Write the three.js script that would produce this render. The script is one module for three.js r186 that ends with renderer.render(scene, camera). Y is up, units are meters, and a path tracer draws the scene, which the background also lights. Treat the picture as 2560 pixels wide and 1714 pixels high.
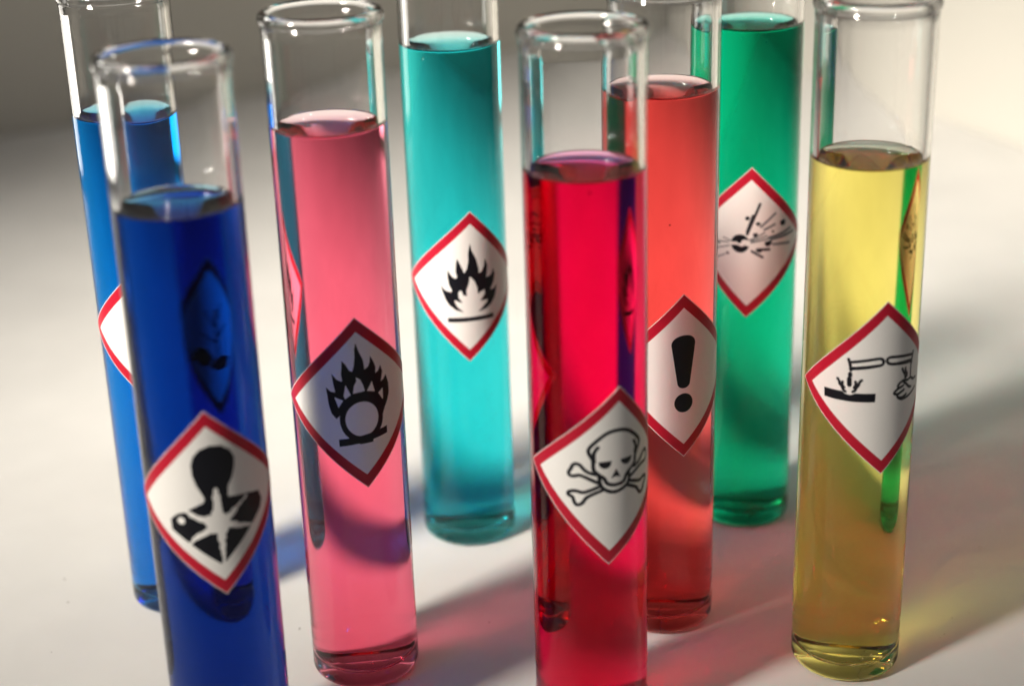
import * as THREE from 'three';
import { mergeGeometries } from 'three/addons/utils/BufferGeometryUtils.js';
import { ImprovedNoise } from 'three/addons/math/ImprovedNoise.js';
import { RectAreaLightUniformsLib } from 'three/addons/lights/RectAreaLightUniformsLib.js';

// ---------------------------------------------------------------- camera, lights, exposure
const scene = new THREE.Scene();
const camera = new THREE.PerspectiveCamera(23.18, 1024 / 685, 0.02, 12);
camera.position.set(0, 0.21873, 0);
camera.up.set(0.03151, 0.92798, -0.3713);                       // a slight roll, as the photograph has
camera.lookAt(0, 0.21873 - 0.37148, -0.92844);
camera.focus = 0.381;
camera.userData.fStop = 8.2;
const renderer = new THREE.WebGLRenderer({ antialias: true });
renderer.toneMapping = THREE.LinearToneMapping;
renderer.toneMappingExposure = 79;                              // dim room lamps, long exposure
renderer.shadowMap.enabled = true;
RectAreaLightUniformsLib.init();
scene.background = new THREE.Color(0.00095, 0.00095, 0.001);

// the lamp on the left, in front of the tubes: its beam is aimed past them at the far corner
const LAMP = new THREE.Vector3(-0.80, 0.75, 0.18);
const key = new THREE.SpotLight(new THREE.Color(1, 0.93, 0.82), 0.185, 0, THREE.MathUtils.degToRad(13), 1, 2);
key.name = 'spot_lamp_light';
key.position.copy(LAMP);
key.target.position.set(0.05, 0.03, -0.6);
key.castShadow = true;
key.shadow.radius = 7;
scene.add(key, key.target);
// added overhead fill standing in for soft room light, lightens the shadows
const fill = new THREE.RectAreaLight(new THREE.Color(1, 0.96, 0.94), 0.0036, 1.6, 1.2);
fill.name = 'overhead_fill_light';
fill.position.set(-0.1, 1.5, -0.1);
fill.lookAt(-0.1, 0, -0.4);
scene.add(fill);
// low light panel standing on the table, back left, out of the frame: the white streaks in the glass walls
const PANEL = { at: new THREE.Vector3(-0.40, 0.06, -0.62), to: new THREE.Vector3(-0.03, 0.06, -0.36), w: 0.16, h: 0.1 };
const strip = new THREE.RectAreaLight(new THREE.Color(1, 0.95, 0.86), 0.05, PANEL.w, PANEL.h);
strip.name = 'light_panel_light';
strip.position.copy(PANEL.at);
strip.lookAt(PANEL.to.x, PANEL.at.y, PANEL.to.z);
scene.add(strip);
// outlines of the printed signs, in label units (half diagonal = 1, y down), traced flat
const ART = {
  flame: {
    outer: [-0.001, -0.582, 0.019, -0.496, 0.079, -0.378, 0.116, -0.233, 0.111, -0.185, 0.161, -0.2, 0.198, -0.279, 0.205, -0.362, 0.243, -0.271, 0.233, -0.16, 0.22, -0.113, 0.276, -0.118, 0.321, -0.144, 0.338, -0.203, 0.364, -0.134, 0.343, -0.041, 0.301, 0.035, 0.282, 0.066, 0.347, 0.066, 0.394, 0.027, 0.387, 0.095, 0.355, 0.187, 0.298, 0.259, 0.229, 0.303, 0.12, 0.331, 0.189, 0.269, 0.238, 0.227, 0.255, 0.181, 0.198, 0.186, 0.143, 0.185, 0.174, 0.154, 0.206, 0.103, 0.207, 0.039, 0.137, 0.065, 0.109, 0.09, 0.1, 0.004, 0.063, -0.084, 0.014, -0.144, -0.014, -0.143, -0.01, -0.103, -0.021, -0.047, -0.049, 0.037, -0.043, 0.108, -0.084, 0.093, -0.104, 0.036, -0.131, 0.03, -0.152, 0.066, -0.145, 0.136, -0.098, 0.199, -0.145, 0.186, -0.193, 0.159, -0.2, 0.181, -0.159, 0.264, -0.084, 0.326, -0.173, 0.3, -0.255, 0.242, -0.31, 0.163, -0.352, 0.055, -0.374, -0.02, -0.331, 0.031, -0.282, 0.053, -0.233, 0.059, -0.224, 0.041, -0.261, -0.041, -0.281, -0.138, -0.284, -0.23, -0.246, -0.17, -0.206, -0.13, -0.172, -0.125, -0.161, -0.146, -0.178, -0.23, -0.174, -0.33, -0.164, -0.387, -0.13, -0.324, -0.096, -0.246, -0.083, -0.204, -0.069, -0.196, -0.035, -0.259, -0.018, -0.357, -0.02, -0.47],
    bar: [-0.283, 0.415, 0.005, 0.403, 0.337, 0.394, 0.342, 0.444, 0.005, 0.455, -0.28, 0.471],
  },
  ox: {
    outer: [-0.01, -0.715, 0.015, -0.618, 0.053, -0.519, 0.061, -0.45, 0.063, -0.395, 0.113, -0.423, 0.134, -0.467, 0.144, -0.534, 0.175, -0.467, 0.196, -0.402, 0.188, -0.322, 0.231, -0.341, 0.261, -0.396, 0.281, -0.324, 0.262, -0.253, 0.249, -0.201, 0.296, -0.225, 0.328, -0.265, 0.357, -0.162, 0.358, -0.054, 0.325, 0.034, 0.274, 0.117, 0.248, 0.179, 0.1, 0.045, -0.159, 0.028, -0.283, 0.142, -0.33, 0.079, -0.354, -0.027, -0.359, -0.122, -0.368, -0.223, -0.328, -0.18, -0.277, -0.164, -0.269, -0.185, -0.282, -0.266, -0.292, -0.381, -0.246, -0.316, -0.197, -0.291, -0.181, -0.298, -0.19, -0.379, -0.177, -0.461, -0.172, -0.529, -0.132, -0.475, -0.105, -0.414, -0.069, -0.392, -0.046, -0.459, -0.029, -0.567, -0.026, -0.648],
    t1: [-0.282, -0.109, -0.196, -0.069, -0.249, 0.011],
    t2: [-0.154, -0.244, -0.109, -0.128, -0.169, -0.087, -0.183, -0.121],
    t3: [-0.035, -0.325, 0.008, -0.292, 0.035, -0.221, 0.049, -0.152, -0.08, -0.141, -0.062, -0.228, -0.032, -0.281],
    t4: [0.14, -0.242, 0.165, -0.119, 0.078, -0.148],
    t5: [0.271, -0.126, 0.264, 0.006, 0.211, -0.087],
    circ: [-0.015, 0.117, -0.28, 0.142, 0.257, 0.154, -0.037, 0.378, 0.006, -0.149, -0.206, 0.114, 0.191, 0.127, -0.031, 0.311, 0.001, -0.082],
    bar: [-0.275, 0.398, -0.008, 0.374, 0.289, 0.338, 0.287, 0.417, -0.014, 0.455, -0.275, 0.479],
  },
  skull: {
    head: [-0.153, -0.022, -0.215, -0.066, -0.238, -0.118, -0.237, -0.205, -0.28, -0.261, -0.3, -0.306, -0.286, -0.348, -0.22, -0.419, -0.12, -0.507, -0.025, -0.53, 0.064, -0.528, 0.146, -0.504, 0.241, -0.435, 0.319, -0.36, 0.322, -0.307, 0.282, -0.251, 0.256, -0.19, 0.264, -0.124, 0.225, -0.078, 0.168, -0.035],
    teeth: [-0.153, -0.022, -0.105, 0.004, -0.088, 0.063, -0.011, 0.092, 0.074, 0.085, 0.126, 0.064, 0.137, -0, 0.168, -0.029],
    jaw: [-0.165, -0.008, -0.152, 0.091, -0.075, 0.15, 0.008, 0.175, 0.093, 0.153, 0.169, 0.109, 0.19, 0.047, 0.177, -0.021],
    b1: [-0.199, -0.347, -0.232, -0.312, -0.24, -0.251, -0.229, -0.185],
    b2: [0.23, -0.365, 0.268, -0.319, 0.254, -0.23],
    e1: [-0.183, -0.177, -0.044, -0.187, -0.054, -0.135, -0.086, -0.109, -0.133, -0.109, -0.167, -0.135],
    e2: [0.063, -0.19, 0.209, -0.206, 0.194, -0.156, 0.154, -0.126, 0.105, -0.135, 0.08, -0.158],
    n: [0.016, -0.089, 0.068, -0.001, 0.017, -0.012, -0.031, 0.005],
    lu: [-0.167, 0.058, -0.348, -0.031, -0.4, -0.016, -0.452, 0.001, -0.488, -0.018, -0.484, -0.06, -0.465, -0.077, -0.454, -0.127, -0.416, -0.155, -0.369, -0.143, -0.333, -0.094, -0.272, -0.054, -0.167, -0.035],
    ll: [-0.145, 0.091, -0.283, 0.161, -0.334, 0.175, -0.394, 0.158, -0.461, 0.172, -0.487, 0.206, -0.464, 0.227, -0.426, 0.232, -0.413, 0.284, -0.39, 0.32, -0.35, 0.319, -0.313, 0.286, -0.291, 0.23, -0.217, 0.182, -0.116, 0.137],
    ru: [0.263, -0.072, 0.345, -0.107, 0.391, -0.162, 0.462, -0.209, 0.511, -0.157, 0.501, -0.095, 0.467, -0.065, 0.383, -0.066, 0.286, -0.022, 0.189, 0.033],
    rl: [0.183, 0.072, 0.358, 0.13, 0.404, 0.115, 0.444, 0.098, 0.508, 0.114, 0.493, 0.162, 0.448, 0.19, 0.437, 0.252, 0.377, 0.271, 0.341, 0.231, 0.307, 0.178, 0.153, 0.113],
  },
  corr: {
    tube: [-0.383, -0.324, -0.079, -0.375, -0.032, -0.355, -0.018, -0.325, -0.03, -0.293, -0.075, -0.283, -0.374, -0.249],
    lip: [-0.397, -0.358, -0.376, -0.297, -0.367, -0.236],
    fill: [-0.375, -0.27, -0.139, -0.295, -0.076, -0.299, -0.036, -0.294, -0.075, -0.274, -0.368, -0.24],
    plate: [-0.665, 0.016, -0.452, 0.023, -0.426, 0.048, -0.368, 0.061, -0.313, 0.036, -0.1, 0.041, -0.103, 0.136, -0.297, 0.132, -0.501, 0.124, -0.66, 0.115],
    d1: [-0.375, -0.181],
    d2: [-0.382, -0.133, -0.379, -0.064],
    f1: [-0.511, -0.121, -0.486, -0.09, -0.489, -0.062, -0.457, -0.038, -0.447, 0.002, -0.42, 0.02],
    f2: [-0.454, -0.089, -0.462, -0.058, -0.435, -0.026],
    f3: [-0.251, -0.121, -0.275, -0.105, -0.282, -0.059, -0.309, -0.032, -0.317, 0.002, -0.341, 0.016],
    f4: [-0.316, -0.102, -0.305, -0.073, -0.328, -0.032],
    tube2: [0.384, -0.32, 0.07, -0.371, 0.026, -0.359, 0.012, -0.334, 0.029, -0.3, 0.075, -0.281, 0.367, -0.243],
    lip2: [0.407, -0.347, 0.39, -0.284, 0.381, -0.218],
    fill2: [0.074, -0.295, 0.364, -0.274, 0.368, -0.233, 0.09, -0.271],
    st: [0.371, -0.221, 0.372, -0.152, 0.375, -0.062],
    g1: [0.226, -0.196, 0.241, -0.158, 0.271, -0.122, 0.28, -0.071],
    g2: [0.276, -0.189, 0.274, -0.155, 0.311, -0.117, 0.303, -0.085],
    h1: [0.247, -0.053, 0.163, -0.027, 0.183, 0.025, 0.128, 0.053, 0.119, 0.072, 0.162, 0.096, 0.203, 0.086],
    h2: [0.179, 0.027, 0.251, 0.01],
    h3: [0.162, 0.096, 0.264, 0.062],
    h4: [0.172, 0.122, 0.216, 0.158, 0.308, 0.127],
    h0: [0.506, 0.107, 0.428, 0.141, 0.321, 0.168, 0.225, 0.167, 0.172, 0.126],
    h5: [0.247, -0.053, 0.328, -0.029, 0.371, -0.057, 0.442, -0.005, 0.508, -0.009],
    h6: [0.258, -0.029, 0.309, 0.006, 0.345, 0.052, 0.394, 0.068],
  },
  bomb: {
    c: [-0.112, 0.003, -0.239, 0.018, 0.007, -0.004],
    bar: [-0.028, -0.129, 0.121, -0.53],
    g1: [-0.03, -0.163, 0.035, -0.378],
    g2: [0.146, -0.228, 0.33, -0.389],
    g3: [0.193, -0.186, 0.329, -0.245],
    g4: [0.259, -0.073, 0.452, -0.108, 0.605, -0.152],
    g5: [0.291, -0.05, 0.491, -0.068, 0.678, -0.097],
    g6: [0.326, 0.021, 0.596, 0.045],
    dots: [-0.031, -0.341, 0.107, -0.269, 0.463, -0.25, 0.309, -0.151, 0.254, 0.002, 0.077, -0.119, 0.13, 0.087, -0.409, 0.036, -0.275, 0.15],
    g7: [0.042, 0.101, 0.18, 0.184],
    g8: [0.13, 0.08, 0.266, 0.085],
    l1: [-0.452, 0.244, -0.311, 0.17],
    l2: [-0.24, -0.026, -0.342, -0.051],
    l3: [-0.265, -0.002, -0.492, 0.019],
    l4: [-0.254, 0.045, -0.461, 0.115],
    s1: [0.021, -0.035, 0.227, -0.102],
    s2: [0.022, -0.015, 0.244, -0.06],
    s3: [0.005, -0.048, 0.195, -0.144],
  },
  health: {
    head: [-0.091, -0.07, -0.109, -0.125, -0.16, -0.235, -0.185, -0.345, -0.184, -0.455, -0.154, -0.539, -0.087, -0.61, 0.019, -0.64, 0.122, -0.622, 0.209, -0.551, 0.247, -0.46, 0.234, -0.365, 0.198, -0.261, 0.145, -0.173, 0.129, -0.051],
    torso: [-0.273, 0.038, -0.108, -0.035, -0.087, -0.098, 0.132, -0.078, 0.143, -0.055, 0.348, -0.022, 0.503, 0.022, 0.537, 0.118, 0.501, 0.203, 0.342, 0.346, 0.01, 0.663, -0.015, 0.661, -0.294, 0.409, -0.475, 0.26, -0.474, 0.15, -0.39, 0.085, -0.317, 0.065],
    star: [0.02, -0.182, 0.043, -0.159, 0.053, -0.033, 0.057, 0.092, 0.085, 0.13, 0.228, 0.052, 0.322, -0.015, 0.345, -0.002, 0.255, 0.072, 0.155, 0.169, 0.122, 0.212, 0.213, 0.264, 0.363, 0.324, 0.343, 0.339, 0.193, 0.309, 0.099, 0.278, 0.058, 0.342, 0.047, 0.48, 0.025, 0.672, -0.01, 0.668, 0.003, 0.517, -0.015, 0.404, -0.022, 0.307, -0.08, 0.304, -0.181, 0.346, -0.289, 0.416, -0.306, 0.397, -0.187, 0.291, -0.104, 0.241, -0.113, 0.207, -0.207, 0.14, -0.317, 0.061, -0.28, 0.036, -0.152, 0.11, -0.049, 0.111, -0.015, -0.011, -0.021, -0.067, -0.002, -0.163],
    dot: [-0.36, 0.156],
  },
};
// ---------------------------------------------------------------- helpers
let seed = 7;
const rnd = () => ((seed = (seed * 16807) % 2147483647) / 2147483647);
const perlin = new ImprovedNoise();
const taken = new Map();
function numbered(name) {
  const n = taken.get(name) ?? 0; taken.set(name, n + 1);
  return n ? `${name}_${String(n).padStart(3, '0')}` : name;
}
function mesh(name, geometry, material, parent) {
  const m = new THREE.Mesh(geometry, material);
  m.name = parent === scene ? numbered(name) : name;
  m.castShadow = m.receiveShadow = true;
  parent.add(m);
  return m;
}
const V2 = (x, y) => new THREE.Vector2(x / 1000, y / 1000);      // profiles are written in millimetres

function noiseTexture(size, cells, lo, hi, seedZ, octaves = 3) {
  const d = new Uint8Array(size * size * 4);
  for (let y = 0; y < size; y++) for (let x = 0; x < size; x++) {
    let v = 0, a = 1, f = cells, s = 0;
    for (let o = 0; o < octaves; o++) { v += a * perlin.noise((x / size) * f, (y / size) * f, seedZ + o * 7.3); s += a; a *= 0.55; f *= 2.1; }
    const g = Math.round(255 * THREE.MathUtils.clamp(lo + (hi - lo) * (0.5 + v / s), 0, 1)), k = (y * size + x) * 4;
    d[k] = d[k + 1] = d[k + 2] = g; d[k + 3] = 255;
  }
  const t = new THREE.DataTexture(d, size, size);
  t.wrapS = t.wrapT = THREE.MirroredRepeatWrapping; t.magFilter = THREE.LinearFilter; t.needsUpdate = true;
  return t;
}

// ---------------------------------------------------------------- the setting: a white tabletop in the corner of two walls
const leftDir = new THREE.Vector2(0.844, -0.536).normalize(), rightDir = new THREE.Vector2(0.39, 0.921).normalize();
const corner = new THREE.Vector2(0.112, -1.1);
const farLeft = corner.clone().addScaledVector(leftDir, -1.5), farRight = corner.clone().addScaledVector(rightDir, 1.5);
const grain = noiseTexture(512, 24, 0, 1, 3.1, 4); grain.repeat.set(4, 4);
const tone = noiseTexture(256, 6, 0.94, 1.0, 9.4, 4); tone.repeat.set(2.5, 2.5); tone.colorSpace = THREE.SRGBColorSpace;
const tableMaterial = new THREE.MeshStandardMaterial({ color: new THREE.Color(0.8, 0.785, 0.76), map: tone, roughness: 0.62, bumpMap: grain, bumpScale: 0.00006 });
const wallGrain = grain.clone(); wallGrain.repeat.set(3, 3);

const paintedWall = new THREE.MeshStandardMaterial({ color: new THREE.Color(0.56, 0.54, 0.49), roughness: 0.9, bumpMap: wallGrain, bumpScale: 0.0005 });
{
  const s = new THREE.Shape([new THREE.Vector2(corner.x, -corner.y), new THREE.Vector2(farLeft.x, -farLeft.y), new THREE.Vector2(farLeft.x, -0.9), new THREE.Vector2(farRight.x, -0.9), new THREE.Vector2(farRight.x, -farRight.y)]);
  const g = new THREE.ExtrudeGeometry(s, { depth: 0.03, bevelEnabled: false });
  g.rotateX(-Math.PI / 2); g.translate(0, -0.03, 0);
  mesh('tabletop', g, tableMaterial, scene).userData = { kind: 'structure', label: 'smooth white tabletop the test tubes stand on', category: 'table' };
  const wall = (name, a, b, inward, m, label) => {
    const d = b.clone().sub(a), len = d.length(), g = new THREE.BoxGeometry(len, 1.0, 0.06);
    const w = mesh(name, g, m, scene), n = new THREE.Vector2(-d.y, d.x).normalize(); if (n.dot(inward) > 0) n.negate();
    w.position.set((a.x + b.x) / 2 + n.x * 0.031, 0.47, (a.y + b.y) / 2 + n.y * 0.031);
    w.rotation.y = -Math.atan2(d.y, d.x);
    w.userData = { kind: 'structure', label, category: 'wall' };
  };
  wall('wall_left', farLeft, corner.clone().addScaledVector(leftDir, 0.1), new THREE.Vector2(0, 1), paintedWall, 'plain painted wall behind the blue and pink tubes');
  wall('wall_right', corner, farRight, new THREE.Vector2(-1, 0), paintedWall, 'plain painted wall behind the yellow tube');
}

// ---------------------------------------------------------------- printed labels
const INK = '#0d0e16', RED = '#b8152f', PAPER = '#f1eeea';
const SIZE = 768, HALF = SIZE / 2;
const X = (u) => HALF + u * HALF * 0.985;
function poly(c, a, close = true) {
  c.beginPath();
  for (let i = 0; i < a.length; i += 2) (i ? c.lineTo(X(a[i]), X(a[i + 1])) : c.moveTo(X(a[i]), X(a[i + 1])));
  if (close) c.closePath();
}
function curve(c, a) {                                          // smooth open line through the points
  c.beginPath(); c.moveTo(X(a[0]), X(a[1]));
  const n = a.length / 2;
  for (let i = 1; i < n - 1; i++) c.quadraticCurveTo(X(a[2 * i]), X(a[2 * i + 1]), X((a[2 * i] + a[2 * i + 2]) / 2), X((a[2 * i + 1] + a[2 * i + 3]) / 2));
  c.lineTo(X(a[2 * n - 2]), X(a[2 * n - 1]));
}
const fillPoly = (c, a, s = INK) => { poly(c, a); c.fillStyle = s; c.fill(); c.lineJoin = 'round'; c.lineWidth = 2; c.strokeStyle = s; c.stroke(); };
const line = (c, a, w, s = INK) => { curve(c, a); c.strokeStyle = s; c.lineWidth = w * HALF; c.lineCap = 'round'; c.lineJoin = 'round'; c.stroke(); };
const dot = (c, x, y, r, s = INK, ry = r) => { c.beginPath(); c.ellipse(X(x), X(y), r * HALF, ry * HALF, 0, 0, 7); c.fillStyle = s; c.fill(); };
function jag(a, amount) {                                       // break a polygon's edges up into small teeth
  const out = [], n = a.length / 2;
  for (let i = 0; i < n; i++) {
    const x0 = a[2 * i], y0 = a[2 * i + 1], x1 = a[(2 * i + 2) % a.length], y1 = a[(2 * i + 3) % a.length], l = Math.hypot(x1 - x0, y1 - y0), k = Math.max(1, Math.round(l / 0.035));
    for (let j = 0; j < k; j++) { const o = j ? (rnd() - 0.5) * 2 * amount : 0; out.push(x0 + ((x1 - x0) * j) / k - ((y1 - y0) / l) * o, y0 + ((y1 - y0) * j) / k + ((x1 - x0) / l) * o); }
  }
  return out;
}
const signs = {
  flame(c, a = ART.flame) { fillPoly(c, a.outer); fillPoly(c, a.bar); },
  oxidiser(c, a = ART.ox) {
    fillPoly(c, a.outer); dot(c, 0.0, 0.175, 0.245, INK, 0.272); fillPoly(c, [-0.05, 0.38, 0.1, 0.38, 0.1, 0.47, -0.05, 0.47]);
    dot(c, 0.0, 0.175, 0.185, PAPER, 0.202);
    for (const k of ['t1', 't2', 't3', 't4', 't5']) fillPoly(c, a[k], PAPER);
    fillPoly(c, a.bar);
  },
  skull(c, a = ART.skull) {
    for (const k of ['lu', 'll', 'ru', 'rl']) line(c, a[k], 0.038);
    poly(c, [...a.head, ...a.jaw.slice().reduce((o, _, i, q) => (i % 2 ? o : [q[i], q[i + 1], ...o]), [])]); c.fillStyle = PAPER; c.fill();
    for (const k of ['head', 'teeth', 'jaw', 'b1', 'b2']) line(c, a[k], 0.04);
    for (const k of ['e1', 'e2', 'n']) fillPoly(c, a[k]);
  },
  corrosion(c, a = ART.corr) {
    fillPoly(c, a.plate); fillPoly(c, a.fill); fillPoly(c, a.fill2);
    for (const k of ['tube', 'tube2', 'lip', 'lip2']) line(c, a[k], 0.032);
    line(c, [...a.d2], 0.05); dot(c, a.d1[0], a.d1[1], 0.024, INK, 0.034); line(c, a.st, 0.024);
    for (const k of ['f1', 'f2', 'f3', 'f4', 'g1', 'g2']) line(c, a[k], 0.03);
    for (const k of ['h0', 'h1', 'h2', 'h3', 'h4', 'h5', 'h6']) line(c, a[k], 0.03);
  },
  exclamation(c) {
    c.beginPath(); c.moveTo(X(-0.147), X(-0.4)); c.bezierCurveTo(X(-0.15), X(-0.545), X(0.15), X(-0.56), X(0.147), X(-0.4));
    c.lineTo(X(0.077), X(0.08)); c.bezierCurveTo(X(0.065), X(0.16), X(-0.065), X(0.16), X(-0.077), X(0.08)); c.closePath(); c.fillStyle = INK; c.fill();
    dot(c, 0, 0.325, 0.112, INK, 0.117);
  },
  bomb(c, a = ART.bomb) {
    const grey = '#85888a', mid = '#3e4146';
    for (const k of ['g2', 'g3', 'g4', 'g5', 'g6']) line(c, a[k], 0.036, k === 'g4' || k === 'g5' ? '#6d7274' : grey);
    for (const k of ['s1', 's2', 's3', 'l1', 'l2', 'l3', 'l4']) line(c, a[k], 0.018, k[0] === 's' ? '#55595c' : grey);
    line(c, a.g1, 0.03, mid); line(c, a.g7, 0.034, mid); line(c, a.g8, 0.036, INK); line(c, a.bar, 0.034);
    dot(c, a.c[0], a.c[1], 0.118, INK, 0.12);
    const [bx, by] = a.c;
    fillPoly(c, jag([bx - 0.13, by - 0.015, bx - 0.05, by - 0.02, bx - 0.01, by + 0.005, bx + 0.03, by - 0.05, bx + 0.13, by - 0.04, bx + 0.13, by + 0.03, bx + 0.06, by + 0.015, bx + 0.03, by + 0.04, bx - 0.02, by + 0.025, bx - 0.13, by + 0.015], 0.01), PAPER);
    for (let i = 0; i < a.dots.length; i += 2) {
      const r = [0.03, 0.028, 0.045, 0.02, 0.052, 0.034, 0.045, 0.02, 0.02][i / 2], x = a.dots[i], y = a.dots[i + 1], p = [];
      for (let k = 0; k < 7; k++) { const q = r * (0.7 + 0.5 * rnd()); p.push(x + Math.cos(k * 0.9) * q, y + Math.sin(k * 0.9) * q * 0.8); }
      fillPoly(c, p);
    }
  },
  health(c, a = ART.health) { fillPoly(c, a.head); fillPoly(c, a.torso); fillPoly(c, jag(a.star, 0.012), PAPER); dot(c, a.dot[0], a.dot[1], 0.04, PAPER); },
  environment(c) {
    line(c, [-0.06, 0.3, -0.05, 0.0, -0.07, -0.32], 0.055); line(c, [-0.055, 0.02, -0.16, -0.06, -0.26, -0.1], 0.028); line(c, [-0.055, -0.1, 0.06, -0.22, 0.12, -0.34], 0.03);
    line(c, [-0.06, -0.16, -0.15, -0.3, -0.18, -0.38], 0.024); line(c, [-0.05, 0.08, 0.12, 0.0, 0.22, -0.06], 0.024);
    fillPoly(c, [-0.34, 0.33, -0.16, 0.26, 0.02, 0.28, 0.14, 0.36, 0.0, 0.42, -0.22, 0.42]);
    fillPoly(c, [0.04, 0.26, 0.16, 0.14, 0.32, 0.12, 0.42, 0.22, 0.52, 0.14, 0.5, 0.26, 0.54, 0.36, 0.42, 0.3, 0.28, 0.36, 0.14, 0.34]);
  },
};
function labelMaterial(sign) {
  const canvas = document.createElement('canvas'); canvas.width = canvas.height = SIZE;
  const c = canvas.getContext('2d');
  c.fillStyle = PAPER; c.fillRect(0, 0, SIZE, SIZE);
  fillPoly(c, [0, -1.0, 1.0, 0, 0, 1.0, -1.0, 0], RED);
  fillPoly(c, [0, -0.848, 0.848, 0, 0, 0.848, -0.848, 0], PAPER);
  signs[sign](c);
  const im = c.getImageData(0, 0, SIZE, SIZE), d = im.data;      // uneven toner of a laser print
  for (let i = 0; i < d.length; i += 4) { const n = (rnd() - 0.5) * 9 + (rnd() < 0.004 ? 14 : 0); d[i] += n; d[i + 1] += n; d[i + 2] += n; }
  c.putImageData(im, 0, 0);
  const t = new THREE.CanvasTexture(canvas); t.colorSpace = THREE.SRGBColorSpace; t.anisotropy = 8;
  return new THREE.MeshPhysicalMaterial({ map: t, roughness: 0.42, specularIntensity: 0.8 });
}
const R = 0.0125, D = 0.02015;
function labelGeometry(azimuth, height, tilt) {
  const N = 44, front = [], uv = [], index = [], ct = Math.cos(tilt), st = Math.sin(tilt);
  const point = (a, b, r) => {
    const s = ((a - b) / 2) * D, t = ((a + b) / 2) * D, s2 = s * ct + t * st, t2 = -s * st + t * ct, q = azimuth + s2 / R;
    return [Math.sin(q) * r, height + t2, Math.cos(q) * r];
  };
  for (const r of [R + 0.00011, R - 0.00004]) for (let i = 0; i <= N; i++) for (let j = 0; j <= N; j++) {
    const a = (i / N) * 2 - 1, b = (j / N) * 2 - 1;
    front.push(...point(a, b, r)); uv.push(0.5 + (a - b) / 4, 0.5 + (a + b) / 4);
  }
  const at = (k, i, j) => k * (N + 1) * (N + 1) + i * (N + 1) + j;
  for (let i = 0; i < N; i++) for (let j = 0; j < N; j++) {
    index.push(at(0, i, j), at(0, i + 1, j), at(0, i + 1, j + 1), at(0, i, j), at(0, i + 1, j + 1), at(0, i, j + 1));
    index.push(at(1, i, j), at(1, i + 1, j + 1), at(1, i + 1, j), at(1, i, j), at(1, i, j + 1), at(1, i + 1, j + 1));
  }
  const sheets = new THREE.BufferGeometry();
  sheets.setAttribute('position', new THREE.Float32BufferAttribute(front, 3));
  sheets.setAttribute('uv', new THREE.Float32BufferAttribute(uv, 2));
  sheets.setIndex(index); sheets.computeVertexNormals();
  const ep = [], eu = [], ei = [];                               // the cut edge of the sticker
  const ring = [];
  for (let k = 0; k < N; k++) ring.push([k, 0]); for (let k = 0; k < N; k++) ring.push([N, k]); for (let k = N; k > 0; k--) ring.push([k, N]); for (let k = N; k > 0; k--) ring.push([0, k]);
  ring.forEach(([i, j], n) => {
    for (const r of [R + 0.00011, R - 0.00004]) { ep.push(...point((i / N) * 2 - 1, (j / N) * 2 - 1, r)); eu.push(0.002, 0.002); }
    const a = 2 * n, b = 2 * ((n + 1) % ring.length); ei.push(a, a + 1, b, b, a + 1, b + 1);
  });
  const edge = new THREE.BufferGeometry();
  edge.setAttribute('position', new THREE.Float32BufferAttribute(ep, 3)); edge.setAttribute('uv', new THREE.Float32BufferAttribute(eu, 2));
  edge.setIndex(ei); edge.computeVertexNormals();
  return mergeGeometries([sheets, edge]);
}

// ---------------------------------------------------------------- test tubes
const GLASS = 1.47, BODY = 1.342, SEG = 256, INNER = 10.9;
const glass = new THREE.MeshPhysicalMaterial({ color: 0xffffff, roughness: 0, transmission: 1, thickness: 0.0016, ior: GLASS });
const floorGlass = new THREE.MeshPhysicalMaterial({ color: 0xffffff, roughness: 0, transmission: 1, thickness: 0.003, ior: 0.93 });
const dyed = (r, g, b) => new THREE.MeshPhysicalMaterial({ color: 0xffffff, roughness: 0, transmission: 1, thickness: 0.025, ior: BODY, attenuationColor: new THREE.Color(r, g, b), attenuationDistance: 0.0235 });
const arc = (cx, cy, rx, ry, a0, a1, n) => Array.from({ length: n + 1 }, (_, i) => { const a = ((a0 + ((a1 - a0) * i) / n) * Math.PI) / 180; return V2(cx + rx * Math.cos(a), cy + ry * Math.sin(a)); });
// drawn tubing is never quite round: shallow streaks run down the wall, different in every tube
function streaks() {
  const waves = Array.from({ length: 9 }, (_, i) => { const k = [3, 5, 8, 11, 14, 19, 23, 29, 37][i]; return [k, ((0.5 + rnd()) * 0.065) / (k ** 1.15), rnd() * 6.283]; });
  return (q) => waves.reduce(([d, s], [k, a, p]) => [d + a * Math.sin(k * q + p), s + a * k * Math.cos(k * q + p)], [0, 0]);
}
function turned(profile, wave) {
  const g = new THREE.LatheGeometry(profile, SEG, Math.PI), p = g.attributes.position, n = g.attributes.normal, v = new THREE.Vector3();
  for (let i = 0; i < p.count; i++) {
    const x = p.getX(i), z = p.getZ(i), r = Math.hypot(x, z); if (r < 0.006) continue;
    const q = Math.atan2(x, z), share = Math.min(1, (r * 1000 - 6) / 4), [d, s] = wave(q), k = (d / 1000) * share;
    p.setX(i, x + (x / r) * k); p.setZ(i, z + (z / r) * k);
    const radial = Math.hypot(n.getX(i), n.getZ(i)) * Math.sign(n.getX(i) * x + n.getZ(i) * z || 1);
    v.set(n.getX(i) - (z / r) * (s / 1000 / r) * share * radial, n.getY(i), n.getZ(i) + (x / r) * (s / 1000 / r) * share * radial).normalize();
    n.setXYZ(i, v.x, v.y, v.z);
  }
  return g;
}
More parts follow.
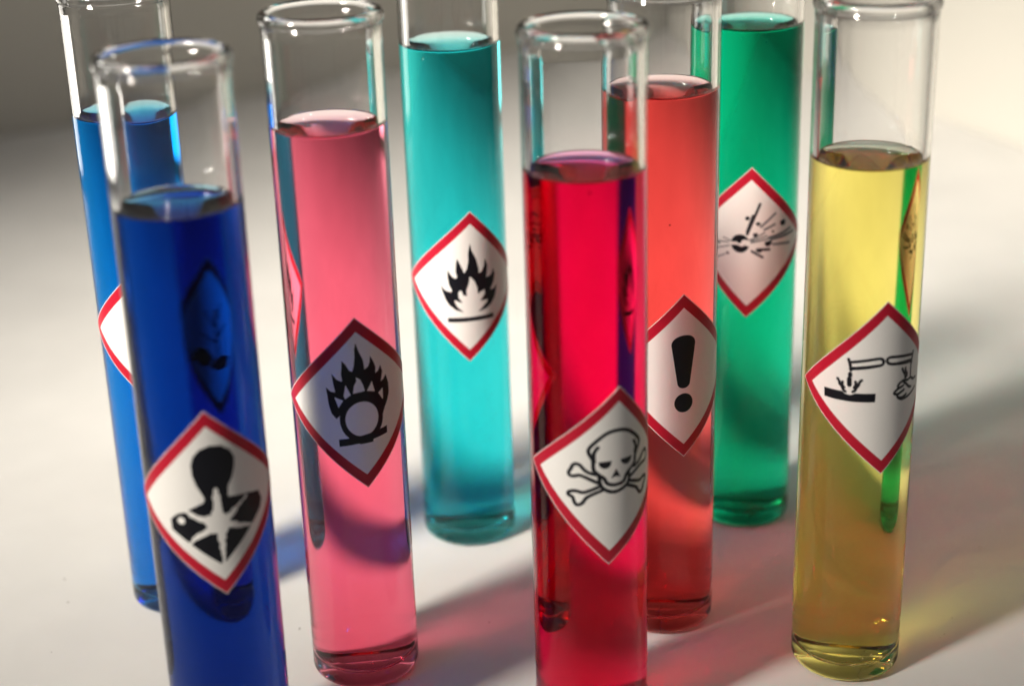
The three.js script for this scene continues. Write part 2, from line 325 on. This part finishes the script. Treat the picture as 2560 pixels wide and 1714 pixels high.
function glassGeometry(level, wave) {                                 // the dry wall with its fire-polished rim, down to the wet line
  const p = [V2(12.5, level), V2(12.5, (level + 150) / 2), V2(12.5, 151.3), V2(12.52, 152.0), V2(12.6, 152.6),
    ...arc(11.75, 154.5, 1.3, 1.65, -50, 210, 26), V2(10.72, 152.7), V2(10.86, 151.7), V2(INNER, 150.5), V2(INNER, (150.5 + level) / 2), V2(INNER, level)];
  return turned(p, wave);
}
const RISE = 1.5, REACH = 1.5;
const meniscus = (level, r) => level - RISE * (1 - Math.exp(-(INNER - r) / REACH));
const RS = [10.9, 10.8, 10.65, 10.45, 10.2, 9.9, 9.5, 9, 8.4, 7.6, 6.5, 5, 3, 1.2, 0.0001];
function liquidGeometry(level, wave) {                                // filled part: liquid and the wet wall that it wets, one refracting body
  const outside = [V2(0.0001, 0.9), V2(3, 0.86), V2(6, 0.6), V2(8.2, 0.22), V2(9.2, 0.03), V2(9.8, 0.0), ...arc(9.9, 2.6, 2.6, 2.6, -88, 0, 14), V2(12.5, 8), V2(12.5, 75), V2(12.5, level)];
  const lip = [V2(12.5, level), V2(INNER, level)];
  const top = RS.map((r) => V2(r, meniscus(level, r)));
  return mergeGeometries([outside, lip, top].map((p) => turned(p, wave)));
}
const floorGeometry = new THREE.LatheGeometry([V2(0.0001, 3.4), V2(2.5, 3.3), V2(4.8, 3.05), V2(6.0, 3.0), ...arc(6.6, 7.05, 4.25, 4.1, -84, -4, 14)], SEG);

// x, z of the base in mm; height of the liquid in mm; colour left after crossing the tube; sign; label azimuth in degrees, height, tilt
const TUBES = [
  ['blue_test_tube', -87.26, -379.5, 127.7, [0.0005, 0.185, 0.74], 'environment', 17, 76.5, 0, 'bright blue liquid tube half hidden behind the dark blue tube'],
  ['dark_blue_test_tube', -62.76, -305.51, 127.5, [0.0001, 0.034, 0.29], 'health', 16.28, 68.96, -1.38, 'dark blue liquid tube with black torso and starburst hazard label'],
  ['pink_test_tube', -37.22, -343.44, 132.4, [0.99, 0.17, 0.28], 'oxidiser', 19.33, 72.68, -0.92, 'pink liquid tube with flame over circle hazard label'],
  ['cyan_test_tube', -13.13, -410.73, 135.1, [0.03, 0.71, 0.77], 'flame', 13.32, 74.51, 2.12, 'cyan liquid tube with flame hazard label'],
  ['red_test_tube', 15.49, -320.52, 127.8, [0.86, 0.0008, 0.062], 'skull', 21.96, 64.56, 4.08, 'deep red liquid tube with skull and crossbones hazard label'],
  ['orange_red_test_tube', 35.29, -363.16, 133.3, [0.99, 0.1, 0.095], 'exclamation', 17.21, 68.36, -0.41, 'orange red liquid tube with exclamation mark hazard label'],
  ['green_test_tube', 62.93, -416.41, 136.5, [0.001, 0.5, 0.25], 'bomb', -8.04, 82.03, 0.98, 'green liquid tube with exploding bomb hazard label'],
  ['yellow_test_tube', 76.46, -339.88, 122.7, [0.985, 0.87, 0.23], 'corrosion', 13.76, 74.02, -0.75, 'yellow liquid tube with corrosion hazard label'],
];
for (const [name, x, z, level, color, sign, azimuth, height, tilt, label] of TUBES) {
  const t = new THREE.Group(); t.name = numbered(name); t.position.set(x / 1000, 0.0002, z / 1000); scene.add(t);
  t.userData = { label, category: 'test tube', group: 'test tubes standing on the white table' };
  const wave = streaks();
  mesh('glass_tube', glassGeometry(level, wave), glass, t);
  mesh('liquid', liquidGeometry(level, wave), dyed(...color), t);
  mesh('glass_base', floorGeometry, floorGlass, t);
  mesh('hazard_label', labelGeometry(THREE.MathUtils.degToRad(azimuth), height / 1000, THREE.MathUtils.degToRad(tilt)), labelMaterial(sign), t);
}
// small air bubbles caught in some of the liquids: tube, azimuth in degrees, distance from the axis, height and radius in mm
const air = new THREE.MeshPhysicalMaterial({ color: 0xffffff, roughness: 0, transmission: 1, thickness: 0.0005, ior: 1 / BODY });
const bubbleShape = new THREE.SphereGeometry(1, 20, 14);
for (const [name, azimuth, r, y, size] of [['orange_red_test_tube', 2, 10.7, 104.5, 0.22], ['cyan_test_tube', -34, 10.6, 132.6, 0.3], ['green_test_tube', 8, 10.7, 133.2, 0.26], ['green_test_tube', -24, 10.6, 134.3, 0.2],
  ['red_test_tube', 2, 10.7, 125.3, 0.3], ['red_test_tube', 31, 10.6, 108.5, 0.2], ['yellow_test_tube', 24, 9.2, 6.2, 0.3], ['yellow_test_tube', 12, 9.4, 5.6, 0.24], ['pink_test_tube', 14, 9.3, 6.4, 0.26]]) {
  const t = scene.getObjectByName(name), q = THREE.MathUtils.degToRad(azimuth), m = mesh('air_bubble', bubbleShape, air, t);
  m.position.set((Math.sin(q) * r) / 1000, y / 1000, (Math.cos(q) * r) / 1000); m.scale.setScalar(size / 1000);
}
// a little dust on the table
{
  const parts = [];
  for (let i = 0; i < 46; i++) {
    const g = new THREE.IcosahedronGeometry(0.00007 + 0.00013 * rnd() ** 2, 1); g.scale(1 + 1.6 * rnd(), 0.5, 1); g.rotateY(rnd() * 3.1416);
    g.translate(-0.15 + 0.3 * rnd(), 0.00012, -0.31 - 0.2 * rnd()); parts.push(g);
  }
  const dust = mesh('dust', mergeGeometries(parts), new THREE.MeshStandardMaterial({ color: new THREE.Color(0.16, 0.13, 0.11), roughness: 1 }), scene);
  dust.userData = { kind: 'stuff', label: 'tiny dark dust specks scattered on the white tabletop', category: 'dust' };
}
renderer.render(scene, camera);
